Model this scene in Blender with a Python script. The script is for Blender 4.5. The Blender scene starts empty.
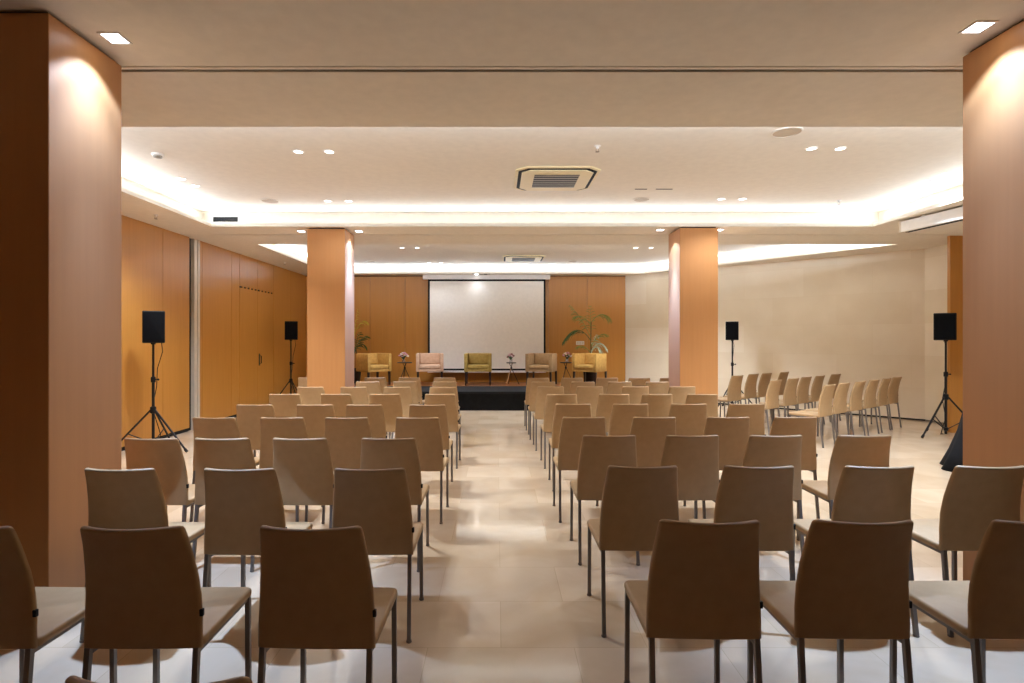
import bpy, bmesh, math, random
from mathutils import Vector, Matrix
random.seed(7)
C = bpy.context.scene.collection
PI = math.pi
D = math.radians

# ------------------------------------------------------------------ materials
def nt(name):
    m = bpy.data.materials.new(name); m.use_nodes = True
    n = m.node_tree; b = n.nodes['Principled BSDF']
    return m, n, b
def add(n, t, **kw):
    x = n.nodes.new(t)
    for k, v in kw.items():
        if hasattr(x, k): setattr(x, k, v)
        else: x.inputs[k].default_value = v
    return x
def lin(h):
    h = h.lstrip('#'); o = []
    for i in (0, 2, 4):
        c = int(h[i:i+2], 16) / 255
        o.append(c / 12.92 if c <= .04045 else ((c + .055) / 1.055) ** 2.4)
    return (*o, 1)
def mapping(n, scale=(1, 1, 1), coord='Object'):
    tc = add(n, 'ShaderNodeTexCoord'); mp = add(n, 'ShaderNodeMapping'); mp.inputs['Scale'].default_value = scale
    n.links.new(tc.outputs[coord], mp.inputs['Vector']); return mp
def noisy(name, c1, c2, scale=(4, 4, 4), ns=3, detail=4, rough=.5, bump=0, bscale=80, metal=0, spec=.5, rvar=0):
    m, n, b = nt(name)
    mp = mapping(n, scale)
    t = add(n, 'ShaderNodeTexNoise'); t.inputs['Scale'].default_value = ns; t.inputs['Detail'].default_value = detail
    n.links.new(mp.outputs[0], t.inputs['Vector'])
    r = add(n, 'ShaderNodeValToRGB'); r.color_ramp.elements[0].position = .3; r.color_ramp.elements[1].position = .7
    r.color_ramp.elements[0].color = c1; r.color_ramp.elements[1].color = c2
    n.links.new(t.outputs['Fac'], r.inputs[0]); n.links.new(r.outputs[0], b.inputs['Base Color'])
    b.inputs['Roughness'].default_value = rough; b.inputs['Metallic'].default_value = metal
    b.inputs['Specular IOR Level'].default_value = spec
    if bump:
        mp2 = mapping(n, (1, 1, 1)); t2 = add(n, 'ShaderNodeTexNoise'); t2.inputs['Scale'].default_value = bscale
        n.links.new(mp2.outputs[0], t2.inputs['Vector'])
        bp = add(n, 'ShaderNodeBump'); bp.inputs['Strength'].default_value = bump; bp.inputs['Distance'].default_value = .002
        n.links.new(t2.outputs['Fac'], bp.inputs['Height']); n.links.new(bp.outputs[0], b.inputs['Normal'])
    return m
def flat(name, c, rough=.5, metal=0, spec=.5):
    return noisy(name, c, tuple(min(1, x * 1.06) for x in c[:3]) + (1,), rough=rough, metal=metal, spec=spec)
def glow(name, c, s):
    m, n, b = nt(name); b.inputs['Base Color'].default_value = c
    b.inputs['Emission Color'].default_value = c; b.inputs['Emission Strength'].default_value = s
    return m

M = {}
M['ceil'] = flat('ceiling_paint', lin('#e4dccf'), .9, spec=.1)
M['trim_dark'] = flat('dark_gap', lin('#0a0706'), .8)
M['wood'] = noisy('cherry_veneer', lin('#bb7f34'), lin('#c2863a'), (14, 14, .5), 2, 6, .36)
M['woodc'] = noisy('cherry_laminate_column', lin('#b87933'), lin('#bd7e38'), (14, 14, .5), 2, 6, .8, spec=1.0)
_b = M['woodc'].node_tree.nodes['Principled BSDF']; _b.inputs['Coat Weight'].default_value = .35; _b.inputs['Coat Roughness'].default_value = .32
_b.inputs['Sheen Weight'].default_value = .10; _b.inputs['Sheen Roughness'].default_value = .5
M['wooddk'] = noisy('stage_timber', lin('#8a5326'), lin('#9a5f2f'), (1, 10, 10), 2, 6, .3)
M['alu'] = flat('brushed_aluminium', lin('#d6c8b4'), .4, .2)
M['leather'] = noisy('beige_leather', lin('#ab8a5f'), lin('#b29167'), (6, 6, 6), 3, 4, .5, .25, 220)
M['steel'] = flat('grey_steel_tube', lin('#7a726b'), .4, .5)
M['blackpl'] = noisy('black_plastic', lin('#0b0b0c'), lin('#101011'), rough=.6, spec=.3)
M['grille'] = noisy('black_speaker_grille', lin('#060607'), lin('#0f0f11'), (1, 1, 1), 160, 0, .8, spec=.1)
M['blackmetal'] = flat('black_coated_metal', lin('#131214'), .4, .2)
M['screen'] = flat('screen_fabric', lin('#efe9e0'), .85, spec=.1)
M['white'] = flat('white_lacquer', lin('#e8e4de'), .4)
M['cassette'] = flat('cream_plastic', lin('#e2d2a8'), .5)
M['grey'] = flat('grey_louvre', lin('#8b8377'), .5)
M['speaker_disc'] = flat('ceiling_speaker_mesh', lin('#b7a48c'), .8)
M['blackcloth'] = noisy('black_skirt_cloth', lin('#0e0e10'), lin('#161618'), (3, 3, 3), 3, 3, .85, spec=.2)
M['deck'] = noisy('black_stage_carpet', lin('#1a1a1b'), lin('#222224'), (1, 1, 1), 90, 2, .8, spec=.2)
M['gold'] = noisy('mustard_velvet', lin('#b98c45'), lin('#cda153'), (5, 5, 5), 3, 4, .75)
M['olive'] = noisy('olive_gold_velvet', lin('#967732'), lin('#a98a42'), (5, 5, 5), 3, 4, .75)
M['pink'] = noisy('dusty_pink_velvet', lin('#c09878'), lin('#cba688'), (5, 5, 5), 3, 4, .75)
M['taupe'] = noisy('taupe_velvet', lin('#a17f55'), lin('#b18f64'), (5, 5, 5), 3, 4, .75)
M['darkwood'] = flat('dark_stained_wood', lin('#2a1710'), .4)
M['leaf'] = noisy('palm_leaf', lin('#66742f'), lin('#98a04c'), (3, 3, 3), 4, 3, .5)
M['leafdk'] = noisy('dark_palm_leaf', lin('#2c4a1e'), lin('#476a2c'), (3, 3, 3), 4, 3, .5)
M['leafyl'] = noisy('yellow_palm_leaf', lin('#b19a27'), lin('#cdb93c'), (3, 3, 3), 4, 3, .5)
M['leaflt'] = noisy('pale_variegated_leaf', lin('#7d9c72'), lin('#dfe6cf'), (9, 9, 9), 4, 3, .5)
M['stem'] = noisy('brown_green_stem', lin('#5a4a22'), lin('#7a6a35'), (6, 6, 6), 3, 3, .6)
M['pot'] = flat('dark_planter', lin('#2b2623'), .5)
M['soil'] = noisy('potting_soil', lin('#20150e'), lin('#35261a'), (20, 20, 20), 3, 4, .95)
M['petal_p'] = noisy('pink_petals', lin('#c78aa0'), lin('#e0a9b8'), (30, 30, 30), 3, 3, .6)
M['petal_r'] = noisy('crimson_petals', lin('#7c2a35'), lin('#a04a52'), (30, 30, 30), 3, 3, .6)
M['petal_w'] = noisy('cream_petals', lin('#e6dccb'), lin('#f2ebdd'), (30, 30, 30), 3, 3, .6)
M['tablewood'] = flat('pale_oak_leg', lin('#b58a5a'), .5)
M['lens_cool'] = glow('cool_lamp_lens', (.93, .95, 1, 1), 9)
M['lens_warm'] = glow('warm_lamp_lens', (1, .93, .84, 1), 5)
m, n, b = nt('clear_glass'); b.inputs['Base Color'].default_value = (.95, .97, .97, 1)
b.inputs['Roughness'].default_value = .05; b.inputs['Transmission Weight'].default_value = .9; M['glass'] = m

def stone_wall():
    m, n, b = nt('limestone_blocks')
    tc = add(n, 'ShaderNodeTexCoord'); sp = add(n, 'ShaderNodeSeparateXYZ'); cb = add(n, 'ShaderNodeCombineXYZ')
    n.links.new(tc.outputs['Object'], sp.inputs[0]); n.links.new(sp.outputs['X'], cb.inputs['X']); n.links.new(sp.outputs['Z'], cb.inputs['Y'])
    br = add(n, 'ShaderNodeTexBrick'); br.inputs['Scale'].default_value = 1
    br.inputs['Brick Width'].default_value = 1.25; br.inputs['Row Height'].default_value = .62; br.inputs['Mortar Size'].default_value = .0015
    br.inputs['Color1'].default_value = lin('#ecdec5'); br.inputs['Color2'].default_value = lin('#f5ead6'); br.inputs['Mortar'].default_value = lin('#e6d6ba')
    n.links.new(cb.outputs[0], br.inputs['Vector'])
    t = add(n, 'ShaderNodeTexNoise'); t.inputs['Scale'].default_value = 1.6; t.inputs['Detail'].default_value = 6
    n.links.new(tc.outputs['Object'], t.inputs['Vector'])
    mx = add(n, 'ShaderNodeMixRGB', blend_type='MULTIPLY'); mx.inputs['Fac'].default_value = .35
    r = add(n, 'ShaderNodeValToRGB'); r.color_ramp.elements[0].position = .35; r.color_ramp.elements[1].position = .65
    r.color_ramp.elements[0].color = (.84, .79, .71, 1); r.color_ramp.elements[1].color = (1, 1, 1, 1)
    n.links.new(t.outputs['Fac'], r.inputs[0]); n.links.new(br.outputs['Color'], mx.inputs[1]); n.links.new(r.outputs[0], mx.inputs[2])
    n.links.new(mx.outputs[0], b.inputs['Base Color']); b.inputs['Roughness'].default_value = .55
    return m
M['stone'] = stone_wall()

def floor_mat():
    m, n, b = nt('polished_limestone_tiles')
    tc = add(n, 'ShaderNodeTexCoord'); mp = add(n, 'ShaderNodeMapping'); mp.inputs['Location'].default_value = (.35, .16, 0)
    n.links.new(tc.outputs['Object'], mp.inputs['Vector'])
    def brick(c1, c2, mo):
        br = add(n, 'ShaderNodeTexBrick'); br.inputs['Scale'].default_value = 1
        br.offset = .5
        br.inputs['Brick Width'].default_value = .74; br.inputs['Row Height'].default_value = .49; br.inputs['Mortar Size'].default_value = .0018
        br.inputs['Color1'].default_value = c1; br.inputs['Color2'].default_value = c2; br.inputs['Mortar'].default_value = mo
        n.links.new(mp.outputs[0], br.inputs['Vector']); return br
    br = brick(lin('#ceb697'), lin('#ddc6a8'), lin('#c3ab8b'))
    rnd = brick((0, 0, 0, 1), (1, 1, 1, 1), (.5, .5, .5, 1))
    t = add(n, 'ShaderNodeTexNoise'); t.inputs['Scale'].default_value = 2.2; t.inputs['Detail'].default_value = 7; t.inputs['Distortion'].default_value = .8
    n.links.new(tc.outputs['Object'], t.inputs['Vector'])
    r = add(n, 'ShaderNodeValToRGB'); r.color_ramp.elements[0].position = .38; r.color_ramp.elements[1].position = .62
    r.color_ramp.elements[0].color = (.86, .82, .76, 1); r.color_ramp.elements[1].color = (1, 1, 1, 1)
    mx = add(n, 'ShaderNodeMixRGB', blend_type='MULTIPLY'); mx.inputs['Fac'].default_value = .6
    n.links.new(t.outputs['Fac'], r.inputs[0]); n.links.new(br.outputs['Color'], mx.inputs[1]); n.links.new(r.outputs[0], mx.inputs[2])
    n.links.new(mx.outputs[0], b.inputs['Base Color'])
    mr = add(n, 'ShaderNodeMapRange'); mr.inputs['To Min'].default_value = .035; mr.inputs['To Max'].default_value = .13
    n.links.new(rnd.outputs['Color'], mr.inputs['Value']); n.links.new(mr.outputs[0], b.inputs['Roughness'])
    # each slab lies a hair out of level
    ge = add(n, 'ShaderNodeNewGeometry'); vm = add(n, 'ShaderNodeVectorMath', operation='MULTIPLY_ADD')
    cb = add(n, 'ShaderNodeCombineXYZ'); sb = add(n, 'ShaderNodeMath', operation='SUBTRACT'); sb.inputs[1].default_value = .5
    n.links.new(rnd.outputs['Color'], sb.inputs[0]); n.links.new(sb.outputs[0], cb.inputs['Y'])
    vm.inputs[1].default_value = (.012, .012, 0)
    n.links.new(cb.outputs[0], vm.inputs[0]); n.links.new(ge.outputs['Normal'], vm.inputs[2])
    nm = add(n, 'ShaderNodeVectorMath', operation='NORMALIZE'); n.links.new(vm.outputs[0], nm.inputs[0]); n.links.new(nm.outputs[0], b.inputs['Normal'])
    b.inputs['Specular IOR Level'].default_value = .62
    return m
M['floor'] = floor_mat()

# ------------------------------------------------------------------ mesh helpers
def tag(o, label=None, cat=None, group=None, kind=None):
    if label: o['label'] = label
    if cat: o['category'] = cat
    if group: o['group'] = group
    if kind: o['kind'] = kind
    return o
def thing(name, label, cat, loc=(0, 0, 0), rz=0, group=None):
    o = bpy.data.objects.new(name, None); C.objects.link(o); o.empty_display_size = .1
    o.location = loc; o.rotation_euler = (0, 0, rz)
    return tag(o, label, cat, group)
def copy_tree(o, parent=None):
    c = o.copy(); C.objects.link(c); c.parent = parent
    for ch in list(o.children): copy_tree(ch, c)
    return c
class MB:
    def __init__(s): s.b = bmesh.new()
    def box(s, x0, x1, y0, y1, z0, z1):
        v = [s.b.verts.new((x, y, z)) for z in (z0, z1) for x, y in ((x0, y0), (x1, y0), (x1, y1), (x0, y1))]
        for f in ((3, 2, 1, 0), (4, 5, 6, 7), (0, 1, 5, 4), (1, 2, 6, 5), (2, 3, 7, 6), (3, 0, 4, 7)): s.b.faces.new([v[i] for i in f])
        return s
    def prism(s, pts, z0, z1):
        a = [s.b.verts.new((x, y, z0)) for x, y in pts]; c = [s.b.verts.new((x, y, z1)) for x, y in pts]
        s.b.faces.new(a[::-1]); s.b.faces.new(c); k = len(pts)
        for i in range(k): s.b.faces.new((a[i], a[(i+1) % k], c[(i+1) % k], c[i]))
        return s
    def loft(s, rings, cap=True, closed=True):
        R = [[s.b.verts.new(p) for p in r] for r in rings]; k = len(R[0])
        for a, c in zip(R, R[1:]):
            for i in range(k if closed else k - 1):
                s.b.faces.new((a[i], a[(i+1) % k], c[(i+1) % k], c[i]))
        if cap: s.b.faces.new(R[0][::-1]); s.b.faces.new(R[-1])
        return s
    def tube(s, pts, r, n=8, square=False):
        pts = [Vector(p) for p in pts]; rr = r if isinstance(r, (list, tuple)) else [r] * len(pts); rings = []
        if square: n = 4
        up = None
        for i, p in enumerate(pts):
            d = (pts[min(i+1, len(pts)-1)] - pts[max(i-1, 0)]).normalized()
            if up is None: up = Vector((0, 1, 0)) if abs(d.y) < .9 else Vector((1, 0, 0))
            u = d.cross(up).normalized(); w = u.cross(d).normalized(); up = w
            rings.append([p + (u * math.cos(a) + w * math.sin(a)) * rr[i] * (1.414 if square else 1) for a in [(j + (.5 if square else 0)) * 2 * PI / n for j in range(n)]])
        return s.loft(rings)
    def lathe(s, prof, c=(0, 0), n=20):
        return s.loft([[(c[0] + r * math.cos(2*PI*j/n), c[1] + r * math.sin(2*PI*j/n), z) for j in range(n)] for r, z in prof])
    def slab(s, x0, x1, y0, y1, z0, z1, rc=.02, re=.008, seg=4):
        """rounded slab"""
        def ring(ins, z):
            out = []; r = max(rc - ins, .001)
            for cx, cy, a0 in ((x1-rc, y1-rc, 0), (x0+rc, y1-rc, 90), (x0+rc, y0+rc, 180), (x1-rc, y0+rc, 270)):
                for k in range(seg+1):
                    a = D(a0 + 90*k/seg); out.append((cx + r*math.cos(a), cy + r*math.sin(a), z))
            return out
        rs = []
        for k in range(4): a = PI/2*k/3; rs.append(ring(re*(1-math.sin(a)), z0 + re*(1-math.cos(a))))
        for k in range(4): a = PI/2*k/3; rs.append(ring(re*(1-math.cos(a)), z1 - re*(1-math.sin(a))))
        return s.loft(rs)
    def ball(s, c, r, sub=2, sz=1):
        g = bmesh.ops.create_icosphere(s.b, subdivisions=sub, radius=r)
        for v in g['verts']: v.co.z *= sz; v.co += Vector(c)
        return s
    def build(s, name, mat, parent=None, smooth=False, bevel=0, mtx=None):
        bmesh.ops.recalc_face_normals(s.b, faces=s.b.faces)
        me = bpy.data.meshes.new(name); s.b.to_mesh(me); s.b.free()
        if mtx: me.transform(mtx)
        me.materials.append(mat)
        if smooth:
            for p in me.polygons: p.use_smooth = True
        o = bpy.data.objects.new(name, me); C.objects.link(o)
        if smooth and hasattr(me, 'set_sharp_from_angle'): me.set_sharp_from_angle(angle=D(42))
        if parent: o.parent = parent
        if bevel:
            md = o.modifiers.new('bevel', 'BEVEL'); md.width = bevel; md.segments = 2; md.limit_method = 'ANGLE'
        return o
def struct(name, mb, mat, **k):
    o = mb.build(name, mat, **k); o['kind'] = 'structure'; return o

# ------------------------------------------------------------------ room shell (camera stands at 0,0)
CZ = 3.28
XL, YB = -5.2, 14.95
struct('floor', MB().box(-5.4, 9.2, -8.2, 15.2, -.1, 0), M['floor'])

T1 = (-4.37, 5.75, 4.46, 8.41)
T2 = [(-4.35, 10.0), (7.29, 10.0), (3.88, 14.46), (-4.35, 14.46)]
s = MB(); z0, z1 = CZ, CZ + .05
s.box(-5.35, 8.5, -8.1, 3.468, z0, z1)
s.box(-5.35, 8.5, 3.48, 3.512, z0, z1)
s.box(-5.35, 8.5, 3.545, 4.46, z0, z1)
s.box(-5.35, -4.37, 4.46, 8.41, z0, z1); s.box(5.75, 8.5, 4.46, 8.41, z0, z1)
s.box(-5.35, 8.5, 8.41, 9.07, z0, z1)
s.box(-5.35, 8.5, 9.105, 10.0, z0, z1)
s.box(-5.35, -4.35, 10.0, 14.46, z0, z1)
s.prism([(7.29, 10.0), (8.5, 10.0), (8.5, 14.46), (3.88, 14.46)], z0, z1)
s.box(-5.35, 8.5, 14.46, 15.1, z0, z1)
struct('ceiling', s, M['ceil'])
# folding-wall tracks in the two ceiling slots
struct('trim_1', MB().box(-5.3, 8.4, 3.468, 3.48, CZ + .012, z1 + .03).box(-5.3, 8.4, 3.512, 3.545, CZ + .012, z1 + .03), M['trim_dark'])
struct('trim_2', MB().box(-5.3, 8.4, 9.07, 9.105, CZ + .012, z1 + .03), M['trim_dark'])
# raised trays
def tray(name, poly, zt):
    b = MB(); b.prism(poly, zt, zt + .05); k = len(poly); cx = sum(p[0] for p in poly)/k; cy = sum(p[1] for p in poly)/k
    for i in range(k):
        p, q = Vector(poly[i]), Vector(poly[(i+1) % k]); d = (q-p).normalized(); nn = Vector((d.y, -d.x))
        if nn.dot(p - Vector((cx, cy))) < 0: nn = -nn
        b.prism([p - d*.05, q + d*.05, q + d*.05 + nn*.05, p - d*.05 + nn*.05], z1, zt + .05)
    return struct(name, b, M['ceil'])
ZT1, ZT2 = 3.56, 3.50
tray('ceiling_tray', [(-4.65, 4.18), (6.03, 4.18), (6.03, 8.68), (-4.65, 8.68)], ZT1)
tray('ceiling_tray.001', [(-4.62, 9.74), (7.82, 9.74), (4.02, 14.71), (-4.62, 14.71)], ZT2)

# left wall: veneer panels with fine joints
s = MB()
ed = [-8.1, -6.9, -5.6, -4.3, -3.0, -1.7, -.5, .7, 1.9, 3.1, 4.4, 5.6, 6.95, 8.56, 9.30]
for a, c in zip(ed, ed[1:]): s.box(XL - .06, XL, a + .004, c - .004, .06, CZ)
ed = [9.61, 9.70, 10.78, 11.11]
for a, c in zip(ed, ed[1:]): s.box(XL - .06, XL, a + .004, c - .004, .06, CZ)
s.box(XL - .06, XL, 11.114, 11.946, 2.64, CZ); s.box(XL - .06, XL, 11.954, 12.80, 2.64, CZ)
for a, c in ((12.81, 13.85), (13.85, 15.0)): s.box(XL - .06, XL, a + .004, c - .004, .06, CZ)
struct('wall_left', s, M['wood'])
struct('trim_3', MB().box(XL - .12, XL - .05, -8.1, 15.1, 0, CZ), M['trim_dark'])
struct('trim_4', MB().box(XL - .08, XL + .012, 9.43, 9.52, 0, CZ).box(XL - .08, XL + .012, 9.545, 9.605, 0, CZ), M['alu'])
struct('baseboard_left', MB().box(XL - .05, XL - .02, -8.1, 9.30, 0, .06).box(XL - .05, XL - .02, 9.61, 15, 0, .06), M['trim_dark'])
# concealed double door in the left wall
for k, (a, c) in enumerate(((11.118, 11.946), (11.954, 12.80))):
    d = struct('door_%d' % (k + 1), MB().box(XL - .055, XL, a, c, .012, 2.60), M['wood'])
    v = MB(); step = (c - a) / 5
    for j in range(5): v.box(XL - .03, XL - .012, a + step*(j + .12), a + step*(j + .72), 2.606, 2.634)
    v.build('vent_slot', M['trim_dark'], d)
    v = MB()
    for j in range(5): v.box(XL - .055, XL, a + step*(j + .72), a + step*(j + 1.12) if j < 4 else c, 2.60, 2.64)
    v.build('vent_bar', M['wood'], d)
    if k:
        h = MB().box(XL, XL + .006, a + .05, a + .11, .98, 1.24).build('lock_plate', M['blackmetal'], d)
        MB().tube([(XL, a + .08, 1.03), (XL + .045, a + .08, 1.03), (XL + .045, a + .08, 1.19), (XL, a + .08, 1.19)], .010, 8).build('door_handle', M['blackmetal'], d, True)
# back wall
s = MB(); ed = [-5.2, -4.4, -3.45, -2.5, -1.55, -.6, .4, 1.4, 2.45, 3.49]
for a, c in zip(ed, ed[1:]): s.box(a + .003, c - .003, YB, YB + .06, .0, CZ)
struct('wall_back', s, M['wood'])
struct('trim_5', MB().box(-5.3, 3.6, YB + .05, YB + .1, 0, CZ), M['trim_dark'])
struct('trim_6', MB().box(XL, 3.49, YB - .012, YB, CZ - .02, CZ), M['trim_dark'])
# limestone walls on the right, skewed
A, Bp = Vector((3.49, 14.95)), Vector((8.15, 10.48))
L = (Bp - A).length; ang = math.atan2((Bp - A).y, (Bp - A).x)
w = struct('wall_right', MB().box(0, L, 0, .12, .03, CZ), M['stone']); w.location = (A.x, A.y, 0); w.rotation_euler = (0, 0, ang)
w = struct('baseboard_right', MB().box(0, L, .015, .1, 0, .03), M['trim_dark']); w.location = (A.x, A.y, 0); w.rotation_euler = (0, 0, ang)
A2 = Vector((8.25, 9.2)); L2 = (A2 - Bp).length; ang2 = math.atan2((A2 - Bp).y, (A2 - Bp).x)
w = struct('wall_right.001', MB().box(0, L2, 0, .12, .03, CZ), M['stone']); w.location = (Bp.x, Bp.y, 0); w.rotation_euler = (0, 0, ang2)
struct('wall_right.002', MB().box(7.54, 8.45, 9.15, 9.21, 0, CZ), M['wood'])
struct('wall_right.003', MB().box(8.3, 8.4, -8.1, 9.15, 0, CZ), M['stone'])
struct('wall_front', MB().box(-5.35, 8.4, -8.2, -8.1, 0, CZ), M['wood'])

# columns clad in laminate with a shadow gap at the ceiling
def column(x0, y0, wx, wy, i):
    o = struct('pillar' + ('' if i == 0 else '.%03d' % i), MB().box(x0, x0 + wx, y0, y0 + wy, .05, CZ - .018), M['woodc'], bevel=.004)
    g = MB().box(x0 + .025, x0 + wx - .025, y0 + .025, y0 + wy - .025, CZ - .018, CZ).box(x0 + .02, x0 + wx - .02, y0 + .02, y0 + wy - .02, 0, .05)
    g.build('shadow_gap', M['trim_dark'], o)
    o['kind'] = 'structure'
for i, (x, y) in enumerate(((-2.925, 2.87), (2.81, 2.76), (-2.935, 8.5), (2.80, 8.42))): column(x, y, .585, .56, i)

# ------------------------------------------------------------------ lamps
def area(name, loc, sx, sy, power, rot, col=(1, .97, .93)):
    l = bpy.data.lights.new(name, 'AREA'); l.shape = 'RECTANGLE'; l.size = sx; l.size_y = sy; l.energy = power; l.color = col
    o = bpy.data.objects.new(name, l); C.objects.link(o); o.location = loc; o.rotation_euler = rot; return o
W1, W2 = 6.4, 8.0
TI = D(60)
def cove(name, p, q, inward, wpm, z):
    p, q = Vector((*p, z)), Vector((*q, z)); d = (q - p).normalized(); ln = (q - p).length
    zax = (-(Vector((0, 0, 1)) * math.cos(TI) + Vector((*inward, 0)) * math.sin(TI))).normalized()
    y = zax.cross(d).normalized(); m = Matrix((d, y, zax)).transposed().to_4x4(); m.translation = (p + q) / 2
    o = area(name, (0, 0, 0), ln, .05, wpm * ln, (0, 0, 0), (.80, .94, 1.12)); o.matrix_world = m
zc = z1 + .012
cove('cove_strip_lamp', (-4.5, 4.4), (-4.5, 8.5), (1, 0), W1, zc)
cove('cove_strip_lamp', (5.88, 4.4), (5.88, 8.5), (-1, 0), W1, zc)
cove('cove_strip_lamp', (-4.4, 8.54), (5.8, 8.54), (0, -1), W1 * .55, zc)
cove('cove_strip_lamp', (-4.4, 4.33), (5.8, 4.33), (0, 1), W1 * 1.25, zc)
cove('cove_strip_lamp', (-4.48, 10.0), (-4.48, 14.5), (1, 0), W2, zc)
cove('cove_strip_lamp', (-4.4, 14.58), (3.9, 14.58), (0, -1), W2 * .75, zc)
cove('cove_strip_lamp', (-4.4, 9.88), (7.3, 9.88), (0, 1), W2, zc)
dv = (Vector((3.88, 14.46)) - Vector((7.29, 10.0))).normalized(); nv = Vector((dv.y, -dv.x))
if nv.x < 0: nv = -nv
a = Vector((7.29, 10.0)) + nv * .12; c = Vector((3.88, 14.46)) + nv * .12
cove('cove_strip_lamp', a, c, -nv, W2, zc)

def spot(loc, power, deg, col, blend=.35, r=.03, tilt=(0, 0)):
    l = bpy.data.lights.new('downlight_beam', 'SPOT'); l.energy = power; l.spot_size = D(deg); l.spot_blend = blend; l.color = col; l.shadow_soft_size = r
    o = bpy.data.objects.new('downlight_beam', l); C.objects.link(o); o.location = loc; o.rotation_euler = (tilt[0], tilt[1], 0); return o
COOL, WARM = (.44, .66, 1.12), (.84, .95, 1.12)
def square_light(x, y, label, power, deg=104):
    t = thing('square_downlight', label, 'ceiling light', (x, y, CZ), 0, 'square downlights beside the pillars')
    f = MB()
    for sx in (-1, 1): f.box(sx*.055 - .006, sx*.055 + .006, -.061, .061, -.006, 0); f.box(-.049, .049, sx*.055 - .006, sx*.055 + .006, -.006, 0)
    f.build('frame', M['white'], t)
    MB().box(-.049, .049, -.049, .049, -.004, -.001).build('lens', M['lens_cool'], t)
    spot((x, y, CZ - .03), power * .085, deg, COOL, .22)
    spot((x, y, CZ - .03), power * .16, 74, COOL, 1.0)
    tl = 0 if y > 5 else D(-11) if x < 0 else D(11)   # the near lamps' reflectors are turned a little off the pillar
    spot((x, y, CZ - .03), power * 1.0, 46, COOL, 1.0, tilt=(0, tl))
square_light(-2.18, 3.14, 'square white recessed downlight beside the near left pillar', 400)
square_light(2.65, 3.03, 'square white recessed downlight beside the near right pillar', 400)
square_light(-2.20, 8.77, 'small bright square downlight on the inner side of the far left pillar', 300)
square_light(-3.12, 8.77, 'small bright square downlight on the outer side of the far left pillar', 300)
square_light(2.57, 8.66, 'small bright square downlight on the inner side of the far right pillar', 400)
square_light(3.50, 8.66, 'small bright square downlight on the outer side of the far right pillar', 400)

def round_light(x, y, z, label, group, power, on=True):
    t = thing('round_downlight', label, 'ceiling light', (x, y, z), 0, group)
    MB().loft([[(r*math.cos(2*PI*j/24), r*math.sin(2*PI*j/24), zz) for j in range(24)] for r, zz in ((.062, 0), (.062, -.006), (.046, -.006), (.046, -.001))], cap=False).build('trim_ring', M['white'], t, True)
    MB().lathe([(.045, -.003), (.045, -.0005)], n=24).build('lens', M['lens_warm'] if on else M['grey'], t)
    if power: spot((x, y, z - .03), power, 125, WARM, .8, .04)
PR = 'paired round downlights'
def pair(x1, y1, x2, y2, z, where, power, on=True):
    axis = ('nearer', 'farther') if abs(x1 - x2) < .05 else ('left', 'right')
    if axis[0] == 'nearer' and y1 > y2: axis = axis[::-1]
    for k, (x, y) in enumerate(((x1, y1), (x2, y2))):
        round_light(x, y, z, '%s lamp of the round downlight pair %s' % (axis[k], where), PR, power, on)
pair(-2.12, 5.87, -1.79, 5.87, ZT1, 'above the left seating block, near the beam', 185)
pair(3.30, 5.77, 3.60, 5.77, ZT1, 'beside the large ceiling speaker on the right', 170)
pair(-3.94, 6.86, -3.94, 7.18, ZT1, 'close to the left light cove', 125)
pair(5.45, 6.91, 5.43, 6.63, ZT1, 'close to the right light cove', 160, False)
pair(3.20, 7.85, 3.50, 7.85, ZT1, 'before the far right pillar', 40)
pair(-2.15, 7.97, -2.45, 7.97, ZT1, 'before the far left pillar', 14)
pair(-2.02, 11.7, -1.70, 11.7, ZT2, 'of the far tray, left of the small cassette', 150)
pair(2.95, 11.7, 3.28, 11.7, ZT2, 'of the far tray, next to the right pillar', 200)
pair(-1.72, 13.95, -1.42, 13.95, ZT2, 'of the far tray nearest the back wall', 14)
# twin spot above the screen: one lamp lit
t = thing('twin_spotlight', 'small twin spotlight with one lamp lit above the projection screen', 'ceiling light', (-.42, 14.51, CZ))
MB().box(-.24, .24, -.035, .035, -.012, 0).build('frame', M['grey'], t)
MB().lathe([(.045, -.02), (.045, -.01)], (-.12, 0), 16).build('lens', M['lens_cool'], t)
MB().lathe([(.045, -.02), (.045, -.01)], (.12, 0), 16).build('lens', M['trim_dark'], t)
spot((-.54, 14.50, CZ - .03), 8, 130, (.86, .95, 1.08), .9, .05)

# ------------------------------------------------------------------ ceiling fittings
def disc(x, y, z, r, label):
    t = thing('ceiling_speaker', label, 'ceiling speaker', (x, y, z), 0, 'round ceiling speakers')
    MB().loft([[(q*math.cos(2*PI*j/32), q*math.sin(2*PI*j/32), zz) for j in range(32)] for q, zz in ((r, 0), (r, -.008), (r - .014, -.010), (r - .014, -.004))], cap=False).build('rim', M['ceil'], t, True)
    MB().lathe([(r - .014, -.006), (r - .014, -.001)], n=32).build('grille', M['speaker_disc'], t)
disc(2.80, 5.31, ZT1, .14, 'large round ceiling speaker just behind the beam on the right')
disc(-3.28, 7.95, ZT1, .13, 'round ceiling speaker near the far left corner of the first tray')
disc(2.07, 7.87, ZT1, .12, 'round ceiling speaker before the far right pillar, behind two slots')
disc(-3.15, 13.75, ZT2, .12, 'round ceiling speaker in the far tray beside the left pillar')
disc(1.88, 13.7, ZT2, .12, 'round ceiling speaker in the far tray, to the right of the screen')
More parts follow.
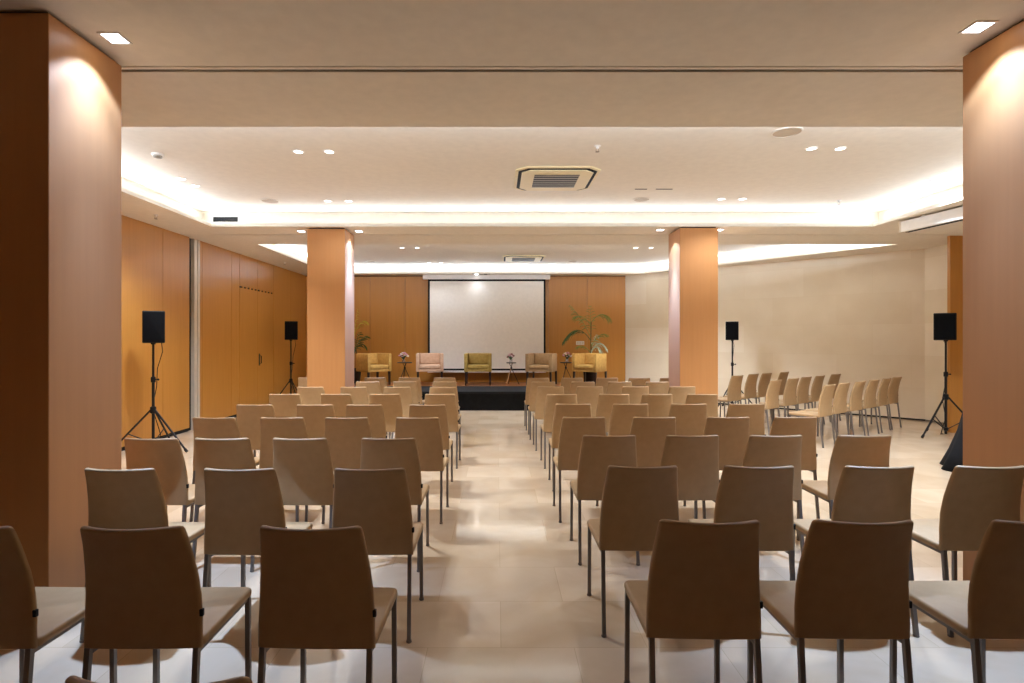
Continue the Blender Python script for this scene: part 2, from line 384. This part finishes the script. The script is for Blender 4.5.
def cassette(x, y, z, label):
    t = thing('air_conditioner', label, 'air conditioner', (x, y, z), 0, 'ceiling cassette units')
    h = .5
    def ch(r, c): return [(-r, -r + c), (-r + c, -r), (r - c, -r), (r, -r + c), (r, r - c), (r - c, r), (-r + c, r), (-r, r - c)]
    MB().prism(ch(.50, .12), -.02, 0).build('panel', M['cassette'], t, bevel=.005)
    def band(a, ca, c, cc, z0, z1):
        b = MB(); o = ch(a, ca); i = ch(c, cc); k = 8
        va = [[b.b.verts.new((*p, zz)) for p in pp] for pp in (o, i) for zz in (z0, z1)]
        for j in range(k):
            q = (j+1) % k
            b.b.faces.new((va[0][j], va[0][q], va[2][q], va[2][j])); b.b.faces.new((va[1][j], va[1][q], va[3][q], va[3][j]))
            b.b.faces.new((va[0][j], va[0][q], va[1][q], va[1][j])); b.b.faces.new((va[2][j], va[2][q], va[3][q], va[3][j]))
        return b
    band(.465, .11, .425, .10, -.024, -.018).build('outlet_slot', M['trim_dark'], t)
    MB().prism(ch(.425, .10), -.036, -.015).build('inner_panel', M['cassette'], t, bevel=.004)
    MB().box(-.27, .27, -.27, .27, -.040, -.034).build('grille_recess', M['trim_dark'], t)
    g = MB()
    for k in range(6):
        yy = -.235 + .094 * k; g.box(-.27, .27, yy - .022, yy + .022, -.043, -.040)
    g.build('louvre', M['grey'], t)
cassette(.72, 6.85, ZT1, 'square cream air conditioning cassette in the near ceiling tray')
cassette(.63, 13.2, ZT2, 'square cream air conditioning cassette in the far tray above the screen')
for x0, x1, lab in ((1.84, 2.0, 'short dark slot in the ceiling beside the near cassette'), (2.12, 2.34, 'longer dark slot in the ceiling beside the near cassette')):
    o = MB().box(x0, x1, 7.325, 7.345, ZT1 - .004, ZT1).build('ceiling_slot', M['trim_dark']); tag(o, lab, 'vent', 'ceiling slots')
def sprinkler(x, y, z, label):
    t = thing('sprinkler_head', label, 'sprinkler', (x, y, z), 0, 'ceiling sprinkler heads')
    MB().lathe([(.035, 0), (.035, -.004), (.014, -.010), (.012, -.03)], n=16).build('escutcheon', M['white'], t, True)
    MB().tube([(.012, 0, -.03), (.016, 0, -.045), (.004, 0, -.058)], .003, 6).tube([(-.012, 0, -.03), (-.016, 0, -.045), (-.004, 0, -.058)], .003, 6).build('yoke', M['steel'], t, True)
    MB().lathe([(.022, -.058), (.022, -.061)], n=16).build('deflector', M['steel'], t)
sprinkler(4.93, 7.93, ZT1, 'sprinkler head in the near tray toward the right wall')
sprinkler(-4.72, 7.61, CZ, 'sprinkler head under the left ceiling border')
sprinkler(1.04, 5.70, ZT1, 'tiny sprinkler head near the beam at the centre of the tray')
sprinkler(-4.75, 12.3, CZ, 'sprinkler head under the left ceiling border behind the folding wall track')
t = thing('smoke_detector', 'round white smoke detector on the near tray at the left', 'smoke detector', (-3.67, 5.95, ZT1))
MB().lathe([(.06, 0), (.06, -.012), (.05, -.02)], n=24).build('base', M['white'], t, True)
MB().lathe([(.045, -.02), (.042, -.036), (.02, -.042)], n=24).build('sensor_cap', M['grey'], t, True)
t = thing('air_diffuser', 'dark linear air diffuser in the far left corner of the lit cove', 'vent', (-4.28, 8.68, 3.445))
f = MB(); f.box(-.21, .21, -.014, 0, .04, .052); f.box(-.21, .21, -.014, 0, -.052, -.04); f.box(-.21, -.197, -.014, 0, -.04, .04); f.box(.197, .21, -.014, 0, -.04, .04)
f.build('frame', M['white'], t); MB().box(-.197, .197, -.006, 0, -.04, .04).build('duct_opening', M['trim_dark'], t)
f = MB()
for k in range(3): f.box(-.197, .197, -.012, -.006, -.026 + .022*k, -.020 + .022*k)
f.build('louvre', M['blackmetal'], t)

# ------------------------------------------------------------------ chair
def prof(z):
    """backrest: rear-face lean and half width at height z"""
    P = [(.43, 0, .215), (.55, -.004, .213), (.64, -.016, .208), (.72, -.036, .201), (.80, -.064, .192), (.90, -.103, .181)]
    for (a, l0, w0), (b_, l1, w1) in zip(P, P[1:]):
        if z <= b_: k = (z - a) / (b_ - a); return l0 + (l1-l0)*k, w0 + (w1-w0)*k
    return P[-1][1:]
def backrest_mb():
    b = MB(); rings = []; N = 12; top, rc = .90, .015
    zs = [.432, .436, .45] + [.48 + .03*i for i in range(13)] + [.866, .880, .888, .893, .8965, .899, .900]
    for i, z in enumerate(zs):
        ln, w = prof(z); th = .025
        if z > top - rc: w = w - rc + math.sqrt(max(rc*rc - (z - top + rc)**2, 0)) * .98
        if z > top - .010: th *= max(.25, math.sqrt(max(1 - ((z - top + .010)/.010)**2, 0)))
        if i == 0: th *= .6
        cv = .006 + .036 * min(1, max(0, (z - .5)/.35))
        yc = ln + .0125; row = []
        pts = [(-1 + 2*k/N) for k in range(N+1)]
        def P(u, side):
            e = min(1, (1 - abs(u)) * w / .011); tt = th/2 * math.sqrt(max(1 - (1 - e)**2, .0)) if e < 1 else th/2
            return (u*w, yc + cv*u*u + side*max(tt, th*.18), z)
        us = [-1, -.975, -.93] + [-.8 + .16*k for k in range(11)] + [.93, .975, 1]
        row = [P(u, -1) for u in us] + [P(u, 1) for u in reversed(us)]
        rings.append(row)
    return b.loft(rings)
def make_chair():
    t = thing('banquet_chair', 'x', 'chair', (0, 0, 0), 0, 'x')
    backrest_mb().build('backrest', M['leather'], t, True)
    MB().slab(-.215, .215, .022, .45, .425, .462, .03, .014).build('seat', M['leather'], t, True)
    f = MB()
    for sx in (-1, 1): f.box(sx*.194 - .009, sx*.194 + .009, .02, .43, .411, .427)
    f.box(-.19, .19, .415, .431, .411, .427)
    f.build('seat_frame', M['steel'], t)
    for sx in (-1, 1):
        MB().tube([(sx*.196, .012, .436), (sx*.198, -.012, .2), (sx*.200, -.036, .012)], .0098, square=True).lathe([(.012, 0), (.015, .003), (.013, .014)], (sx*.200, -.037), 10).build('leg', M['steel'], t)
        MB().tube([(sx*.200, .424, .424), (sx*.202, .424, .012)], .0098, square=True).lathe([(.012, 0), (.015, .003), (.013, .014)], (sx*.202, .424), 10).build('leg', M['steel'], t)
    MB().box(.203, .2195, .008, .022, .548, .574).build('link_clip', M['blackpl'], t, bevel=.002)
    return t
ORD = ['', 'first', 'second', 'third', 'fourth', 'fifth', 'sixth', 'seventh', 'eighth', 'ninth']
BLOCK_R = {1: (1.995, [.776, 1.335, 1.986]), 2: (2.855, [.758, 1.365, 1.99, 2.568]), 3: (3.77, [.771, 1.341, 1.913, 2.523]),
           4: (4.65, [.734, 1.331, 1.955, 2.526]), 5: (5.60, [.775, 1.357, 1.954, 2.544]), 6: (6.59, [.774, 1.40, 1.917, 2.46]),
           7: (7.65, [.744, 1.29, 1.924, 2.574]), 8: (8.50, [.714, 1.326, 1.895, 2.475]), 9: (9.36, [.699, 1.276, 1.871, 2.42, 2.95])}
BLOCK_L = {0: (1.06, [-.662]), 1: (1.93, [-.657, -1.287, -1.888]), 2: (2.80, [-.65, -1.315, -1.925]), 3: (3.66, [-.722, -1.313, -1.834, -2.305]),
           4: (4.62, [-.668, -1.264, -1.807, -2.377]), 5: (5.53, [-.698, -1.336, -1.832, -2.438]), 6: (6.60, [-.681, -1.346, -1.93, -2.55]),
           7: (7.58, [-.745, -1.373, -1.973, -2.568]), 8: (8.54, [-.813, -1.428, -2.005]), 9: (9.43, [-.898, -1.5, -2.085, -3.22])}
proto = make_chair(); used = [False]
def place(x, y, rz, label, group):
    if used[0]: o = copy_tree(proto)
    else: o = proto; used[0] = True
    o.location = (x, y, 0); o.rotation_euler = (0, 0, rz); tag(o, label, 'chair', group)
    return o
for side, blk in (('left', BLOCK_L), ('right', BLOCK_R)):
    for r, (yt, xs) in blk.items():
        for k, x in enumerate(xs):
            if r == 0: lab = 'beige leather chair whose back top only just shows at the bottom edge'
            else:
                row = 'nearest full row' if r == 1 else 'last row before the stage' if r == 9 else ORD[r] + ' full row'
                seat = 'aisle seat' if k == 0 else ORD[k+1] + ' from the aisle'
                if r == 9 and side == 'left' and k == 3: seat = 'half behind the pillar'
                lab = 'beige leather chair, %s block, %s, %s' % (side, row, seat)
            place(x * 1.004, yt + .065, D(random.uniform(-1.6, 1.6)), lab, 'chairs in the %s seating block' % side)
SIDE = [[(4.357, 9.97), (4.86, 10.42), (5.23, 10.66), (5.767, 11.03)],
        [(4.491, 8.85), (4.999, 9.27), (5.39, 9.58), (5.818, 9.90), (6.393, 10.37)],
        [(4.826, 7.97), (5.24, 8.29), (5.69, 8.61), (6.13, 8.93), (6.56, 9.25), (6.96, 9.56)]]
RN = ['front row', 'middle row', 'rear row']
for i, row in enumerate(SIDE):
    for k, (x, y) in enumerate(row):
        a = D(37 + random.uniform(-2, 2))
        seat = 'end seat nearest the rows' if k == 0 else 'end seat by the stone wall' if k == len(row) - 1 else ORD[k+1] + ' from its inner end'
        place(x + .03 - .075*math.sin(a), y + .075*math.cos(a), a, 'beige leather chair, angled side block, %s, %s' % (RN[i], seat), 'angled chairs by the stone wall')

# ------------------------------------------------------------------ loudspeakers on tripods
def speaker_set(x, y, rz, top, h, w, where, legs, hub):
    t = thing('speaker_stand', 'black tripod speaker stand ' + where, 'speaker stand', (x, y, 0), 0, 'tripod speaker stands')
    MB().tube([(0, 0, .05), (0, 0, 1.0)], .019, 12).build('pole', M['blackmetal'], t, True)
    MB().tube([(0, 0, .98), (0, 0, top - h)], .015, 12).build('inner_pole', M['blackmetal'], t, True)
    MB().lathe([(.02, .96), (.03, .965), (.03, 1.03), (.02, 1.04)], n=14).lathe([(.02, hub - .05), (.038, hub - .04), (.038, hub + .04), (.02, hub + .05)], n=14).build('collar', M['blackpl'], t, True)
    MB().tube([(.02, 0, 1.0), (.06, 0, 1.0)], [.007, .007]).ball((.07, 0, 1.0), .016, 1).build('knob', M['blackpl'], t, True)
    br = MB()
    for a in legs:
        d = Vector((math.cos(D(a)), math.sin(D(a)), 0)); foot = d*.51
        lg = MB().tube([d*.03 + Vector((0, 0, hub)), foot + Vector((0, 0, .03))], .0135, 8).build('leg', M['blackmetal'], t, True)
        MB().tube([foot*.955 + Vector((0, 0, .055)), foot*1.02 + Vector((0, 0, .019))], .019, 8).build('rubber_foot', M['blackpl'], lg, True)
        m = d*.03 + Vector((0, 0, hub)); mid = m.lerp(foot + Vector((0, 0, .03)), .55)
        br.tube([Vector((0, 0, .13)) + d*.02, mid], .008, 6)
    br.lathe([(.02, .1), (.032, .105), (.032, .155), (.02, .16)], n=14).build('brace', M['blackmetal'], t, True)
    sp = thing('loudspeaker', 'black box loudspeaker on the tripod ' + where, 'loudspeaker', (x, y, top - h), rz, 'loudspeakers on tripods')
    dd = w * .92
    MB().prism([(-w/2, -dd/2), (w/2, -dd/2), (w*.34, dd/2), (-w*.34, dd/2)], 0, h).build('cabinet', M['blackpl'], sp, bevel=.012)
    MB().slab(-w/2 + .012, w/2 - .012, 0, h - .03, 0, .012, .012, .004).build('grille', M['grille'], sp, True, mtx=Matrix.Translation((0, -dd/2 + .001, .015)) @ Matrix.Rotation(PI/2, 4, 'X'))
    MB().lathe([(.03, -.02), (.03, .0)], (0, 0), 14).build('pole_socket', M['blackpl'], sp, True)
    # cable hanging from the back down the pole
    c = MB().tube([(x + .05, y + .1, top - h + .03), (x + .075, y + .09, top - h - .12), (x + .03, y + .045, 1.15), (x + .028, y + .03, .9), (x - .03, y + .03, .6), (x + .045, y + .06, .3), (x + .05, y + .16, .02), (x + .2, y + .3, .008)], .0055, 6).build('speaker_cable', M['blackpl'], None, True)
    tag(c, 'thin black cable on the speaker tripod ' + where, 'cable', 'loudspeaker cables')
speaker_set(-4.75, 7.60, D(35), 1.945, .44, .27, 'in front of the near left veneer wall', (-9, 214, 95), .58)
speaker_set(-4.74, 12.65, D(24), 1.965, .425, .285, 'at the far end of the left wall', (-30, 232, 92), .60)
speaker_set(5.22, 12.2, D(-26), 1.945, .41, .27, 'behind the far right pillar by the stone wall', (-152, -35, 90), .60)
speaker_set(7.14, 8.75, D(-44), 1.97, .43, .29, 'at the right by the wood wall end', (197, -18, 80), .64)

# ------------------------------------------------------------------ projection screen and wall fittings
t = thing('projection_screen', 'large white projection screen pulled down behind the stage', 'screen', (0, 14.72, 0))
MB().box(-1.98, 1.42, -.05, .08, 3.155, CZ).build('housing', M['white'], t, bevel=.006)
k = 14.72/550
x0, x1, zt, zb = (428-497)*k, (545.5-497)*k, 3.155, 1.56 - 31.5*k
MB().box(x0, x1, -.004, .0, zb, zt).build('black_border', M['blackcloth'], t)
MB().box(x0 + .05, x1 - .05, -.007, -.0045, zb + .05, zt - .05).build('screen_fabric', M['screen'], t)
MB().box(x0 - .01, x1 + .01, -.018, .014, zb - .055, zb).build('bottom_bar', M['white'], t, bevel=.005)
# closed screen housing at the right ceiling border
t = thing('screen_housing', 'long white housing of a rolled up screen under the right ceiling border', 'screen', (5.83, 7.96, 0), D(7.5))
MB().box(0, .17, -2.6, 0, 3.10, 3.255).build('case', M['white'], t, bevel=.006)
MB().box(-.004, .174, -.02, .012, 3.095, 3.262).build('end_cap', M['alu'], t, bevel=.004)
MB().box(.04, .10, -2.55, -.05, 3.094, 3.10).build('slot', M['trim_dark'], t)
f = MB()
for yy in (-.35, -1.5): f.box(.02, .15, yy - .03, yy + .03, 3.25, CZ - .001)
f.build('bracket', M['alu'], t)
t = thing('switch_plate', 'small pale switch plate on the back wall beside the palm', 'switch', (2.26, YB, 1.45))
MB().box(-.11, .11, -.01, 0, -.05, .05).build('plate', M['white'], t, bevel=.003)
f = MB()
for q in (-.066, 0, .066): f.box(q - .024, q + .024, -.016, -.01, -.034, .034)
f.build('rocker', M['alu'], t)

# ------------------------------------------------------------------ stage
SZ = .415
t = thing('stage_riser', 'low black carpeted stage riser across the end of the aisle', 'stage', (0, 0, 0))
MB().box(-3.9, 3.2, 11.97, 13.36, SZ - .05, SZ).build('deck', M['deck'], t, bevel=.004)
s = MB(); rr = []; nn = 240
for zz in (0.0, SZ - .052):
    rr.append([(-3.89 + 7.08*i/nn, 11.985 + .002*math.sin(i*.9), zz) for i in range(nn+1)] + [(-3.89 + 7.08*i/nn, 12.01, zz) for i in range(nn, -1, -1)])
s.loft(rr).build('skirt', M['blackcloth'], t)
s = MB()
for xx in (-3.8, -2.6, -1.4, -.2, 1.0, 2.2, 3.05):
    for yy in (12.06, 13.28): s.box(xx, xx + .05, yy, yy + .05, 0, SZ - .05)
s.build('support_leg', M['blackmetal'], t)
t = thing('stage_platform', 'brown timber stage platform carrying the armchairs behind the black riser', 'stage', (0, 0, 0))
MB().box(-3.9, 3.2, 13.37, 14.66, SZ - .05, SZ).build('deck', M['wooddk'], t)
MB().box(-3.88, 3.18, 13.39, 14.64, 0, SZ - .05).build('base_frame', M['blackmetal'], t)

# ------------------------------------------------------------------ armchairs
def armchair(x, y, rz, mat, label, group='armchairs on the stage'):
    t = thing('armchair', label, 'armchair', (x, y, SZ + .004), rz, group)
    W, Dp, T = .335, .31, .075
    # U-shaped shell: plan outline lofted upward, front faces -Y
    def U(g, z):
        o = []; ro = .10
        def arc(cx, cy, r, a0, a1, k=5): return [(cx + r*math.cos(D(a0 + (a1-a0)*i/k)), cy + r*math.sin(D(a0 + (a1-a0)*i/k)), z) for i in range(k+1)]
        w, d = W - g, Dp - g
        o += [(w, -d, z)] + arc(w - ro, d - ro, ro, 0, 90) + arc(-w + ro, d - ro, ro, 90, 180) + [(-w, -d, z)]
        wi, di = W - T + g, Dp - T + g; ri = .05
        o += [(-wi, -d, z)] + arc(-wi + ri, di - ri, ri, 180, 90) + arc(wi - ri, di - ri, ri, 90, 0) + [(wi, -d, z)]
        return o
    MB().loft([U(.008, .335), U(0, .345), U(0, .765), U(.004, .774), U(.014, .78)]).build('shell', mat, t, True)
    MB().slab(-W + .01, W - .01, -Dp + .012, Dp - .03, .335, .40, .02, .01).build('seat_base', mat, t, True)
    MB().slab(-W + T + .002, W - T - .002, -Dp - .005, Dp - T - .002, .40, .50, .03, .03).build('seat_cushion', mat, t, True)
    MB().slab(-W + T + .006, W - T - .006, 0, .275, 0, .07, .04, .028).build('back_cushion', mat, t, True, mtx=Matrix.Translation((0, Dp - T + .002, .497)) @ Matrix.Rotation(PI/2 - .12, 4, 'X'))
    for sx in (-1, 1):
        for sy in (-1, 1):
            a = Vector((sx*(W - .04), sy*(Dp - .04), .34)); c = Vector((sx*(W - .035), sy*(Dp - .03), 0))
            MB().tube([a, c], [.024, .018], square=True).build('leg', M['darkwood'], t)
    return t
armchair(-3.09, 13.72, D(44), M['gold'], 'mustard velvet armchair at the left end of the stage, turned inward')
armchair(-1.69, 13.85, D(7), M['pink'], 'dusty pink velvet armchair left of the screen centre')
armchair(-.47, 13.78, 0, M['olive'], 'olive gold velvet armchair in the middle of the stage, facing the aisle')
armchair(1.12, 13.75, D(-20), M['taupe'], 'taupe velvet armchair right of the screen, turned slightly')
armchair(2.32, 13.72, D(-38), M['gold'], 'mustard velvet armchair at the right end of the stage below the palm')

def side_table(x, y, r, label, light=False):
    t = thing('side_table', label, 'side table', (x, y, SZ), D(20), 'small tripod side tables')
    MB().lathe([(r - .006, .535), (r, .54), (r, .552), (r - .006, .557)], n=28).build('tabletop', M['blackmetal'], t, True)
    for k in range(3):
        a = D(90 + 120*k); d = Vector((math.cos(a), math.sin(a), 0))
        MB().tube([d*-.05 + Vector((0, 0, .535)), d*.20 + Vector((0, 0, .004))], .0085, 8).build('leg', M['tablewood'] if (light and k == 1) else M['blackmetal'], t, True)
    MB().lathe([(.022, .40), (.026, .41), (.026, .425), (.022, .435)], n=12).build('hub', M['blackmetal'], t, True)
def flowers(x, y, label, mats, rr, n, h):
    z = SZ + .557
    t = thing('flower_arrangement', label, 'flowers', (x, y, z), 0, 'table flowers')
    MB().lathe([(.035, 0), (.04, .01), (.036, .06), (.045, .085), (.041, .085), (.033, .058), (.034, .012)], n=18).build('vase', M['glass'], t, True)
    lf = MB()
    rnd = random.Random(label)
    for k in range(14):
        a = rnd.uniform(0, 2*PI); q = rnd.uniform(.4, 1)*rr; p = Vector((0, 0, .06)); e = Vector((q*math.cos(a), q*math.sin(a), h*rnd.uniform(.55, .9)))
        m = p.lerp(e, .6) + Vector((0, 0, .02)); lf.tube([p, m, e], [.004, .012, .002], 5)
    lf.build('foliage', M['leafdk'], t, True)
    bl = [MB() for _ in mats]
    for k in range(n):
        a = 2.4*k; q = rr*math.sqrt((k + .5)/n); zz = h*(1 - .45*(q/rr)**2)
        b = bl[k % len(mats)]; c = Vector((q*math.cos(a), q*math.sin(a), zz)); R = rnd.uniform(.020, .028)
        b.ball(c, R*.6, 1)
        for j in range(6):
            aa = j*PI/3 + k; b.ball(c + Vector((math.cos(aa), math.sin(aa), .15))*R*.8, R*.5, 1, .7)
    for b, m in zip(bl, mats): b.build('blossoms', m, t, True)
side_table(-2.34, 13.95, .19, 'black tripod side table between the mustard and pink armchairs')
flowers(-2.37, 13.95, 'pink and white flowers on the table beside the pink armchair', [M['petal_p'], M['petal_w'], M['petal_p']], .125, 17, .25)
side_table(.36, 13.85, .125, 'small tripod side table in front of the projection screen', True)
flowers(.35, 13.85, 'dark red and pink flowers in front of the projection screen', [M['petal_r'], M['petal_p'], M['petal_r']], .10, 13, .22)
side_table(1.75, 13.98, .15, 'black tripod side table between the taupe and mustard armchairs')
flowers(1.78, 13.98, 'mauve flowers beside the mustard armchair on the stage\'s right', [M['petal_p'], M['petal_w'], M['petal_r']], .125, 17, .25)

# ------------------------------------------------------------------ palms
def frond(base, tip, sag, mat, parent, nl=16, ll=.26, name='frond'):
    b = MB(); base, tip = Vector(base), Vector(tip); pts = []
    side = (tip - base).cross(Vector((0, 0, 1)))
    side = side.normalized() if side.length > .02 else Vector((1, 0, 0))
    for i in range(13):
        k = i/12; p = base.lerp(tip, k); p.z += sag*4*k*(1-k) ; pts.append(p)
    b.tube(pts, [.011*(1 - .8*i/12) for i in range(13)], 6)
    for j in range(nl):
        k = .22 + .76*j/(nl-1); i = min(11, int(k*12)); p = pts[i].lerp(pts[i+1], k*12 - i); d = (pts[i+1] - pts[i]).normalized()
        l = ll*math.sin(PI*(.15 + .75*k))*random.uniform(.85, 1.15)
        for sg in (-1, 1):
            dr = (d*.62 + side*sg*.5 + Vector((0, 0, random.uniform(-.62, -.25)))).normalized(); wv = dr.cross(Vector((0, 1, .3))).normalized()*.0085
            q = [p, p + dr*l*.4 + Vector((0, 0, .01)), p + dr*l*.8 - Vector((0, 0, .05*l)), p + dr*l - Vector((0, 0, .22*l))]
            up = Vector((0, 0, .0025))
            b.loft([[c - wv*s_, c + up*s_, c + wv*s_, c - up*s_] for c, s_ in zip(q, (.45, 1, .8, .12))])
    return b.build(name, mat, parent, True)
def palm(x, y, label, fr, stems, zb):
    t = thing('potted_palm', label, 'plant', (x, y, zb), 0, 'palms behind the armchairs')
    MB().lathe([(.14, 0), (.15, .01), (.19, .36), (.195, .38), (.175, .38), (.17, .33)], n=24).build('pot', M['pot'], t, True)
    MB().lathe([(.17, .32), (.17, .335)], n=20).build('soil', M['soil'], t)
    for s_ in stems: MB().tube(s_, .013, 7).build('stem', M['stem'], t, True)
    for b, e, sg, m, nl, ll in fr: frond(b, e, sg, M[m], t, nl, ll)
palm(2.43, 14.35, 'tall green palm behind the mustard armchair on the right', [
    ((.02, 0, 1.10), (-.72, -.05, 1.06), .30, 'leafdk', 14, .36),
    ((.02, 0, 1.20), (-.50, .05, 2.02), .06, 'leaf', 10, .30),
    ((.05, 0, 1.60), (.52, .05, 1.66), .16, 'leaf', 10, .30),
    ((.02, 0, 1.2), (.02, .1, 2.0), .02, 'leaf', 8, .18),
    ((.02, 0, 1.5), (-.42, .1, 1.72), .12, 'leaf', 9, .26),
    ((.02, 0, .95), (.46, .0, 1.25), .14, 'leaf', 8, .20),
    ((.02, 0, .80), (.42, -.12, .88), .20, 'leaflt', 9, .24),
    ((.02, 0, .75), (.30, -.15, .66), .24, 'leaflt', 8, .22),
    ((.0, 0, .80), (-.36, .1, .92), .10, 'leaf', 8, .16),
    ((.02, 0, .8), (.18, .1, 1.25), .05, 'leaflt', 8, .18)],
    [[(0, 0, .33), (.01, 0, .8), (.03, 0, 1.6)], [(.03, .02, .33), (.03, .02, .7), (.05, .0, 1.0)]], SZ)
palm(-3.72, 14.30, 'palm with yellow top leaves beside the far left pillar', [
    ((0, 0, 1.15), (.10, 0, 1.90), .04, 'leafyl', 9, .20),
    ((0, 0, 1.2), (.34, .05, 1.58), .18, 'leafyl', 9, .22),
    ((0, 0, 1.2), (-.32, 0, 1.75), .12, 'leafyl', 9, .22),
    ((0, 0, .80), (.34, -.05, 1.22), .10, 'leafdk', 9, .26),
    ((0, 0, .75), (.16, -.08, 1.30), .06, 'leafdk', 9, .24),
    ((0, 0, .75), (.30, .05, .95), .15, 'leafdk', 9, .24),
    ((0, 0, .75), (-.4, 0, 1.15), .15, 'leafdk', 9, .26),
    ((0, 0, .8), (-.25, .1, 1.35), .1, 'leafdk', 9, .24)],
    [[(0, 0, .33), (.0, 0, .7), (0, 0, 1.2)], [(.06, .0, .33), (.1, .0, .6), (.05, .0, .9)]], SZ)

# ------------------------------------------------------------------ round table with black cloth beside the near right pillar
t = thing('round_table', 'round table hidden under the black floor length cloth at the right', 'table', (5.92, 6.38, 0))
MB().lathe([(.36, .715), (.37, .72), (.37, .738), (.36, .742)], n=32).build('tabletop', M['darkwood'], t, True)
MB().lathe([(.25, 0), (.25, .02), (.04, .05), (.035, .715)], n=20).build('pedestal', M['blackmetal'], t, True)
b = MB(); rings = []; n = 96
for r0, z, am in ((.02, .751, 0), (.30, .751, 0), (.372, .750, 0), (.385, .742, .001), (.392, .70, .006), (.44, .45, .018), (.52, .2, .028), (.60, .004, .036)):
    rings.append([((r0 + am*math.sin(9*2*PI*j/n + 1))*math.cos(2*PI*j/n), (r0 + am*math.sin(9*2*PI*j/n + 1))*math.sin(2*PI*j/n), z) for j in range(n)])
o = b.loft(rings, cap=False).build('tablecloth', M['blackcloth'], None, True); o.location = (5.92, 6.38, 0)
md = o.modifiers.new('thickness', 'SOLIDIFY'); md.thickness = .003; md.offset = 1
tag(o, 'black floor length tablecloth flaring out beside the near right pillar', 'tablecloth')

# ------------------------------------------------------------------ camera, world, view
cam = bpy.data.cameras.new('camera'); co = bpy.data.objects.new('camera', cam); C.objects.link(co)
cam.sensor_width = 36; cam.lens = 550/1024*36; cam.shift_x = 15/1024; cam.shift_y = -2.5/1024; cam.clip_start = .05
co.location = (0, 0, 1.56); co.rotation_euler = (PI/2, 0, 0)
sc = bpy.context.scene; sc.camera = co
wd = bpy.data.worlds.new('world'); sc.world = wd; wd.use_nodes = True
wd.node_tree.nodes['Background'].inputs[0].default_value = (.02, .018, .016, 1)
sc.view_settings.view_transform = 'Standard'; sc.view_settings.look = 'None'; sc.view_settings.gamma = 1
sc.view_settings.use_curve_mapping = False; sc.view_settings.exposure = 0.46
sc.cycles.use_denoising = True; sc.cycles.max_bounces = 10; sc.cycles.diffuse_bounces = 6
sc.cycles.sample_clamp_indirect = 8
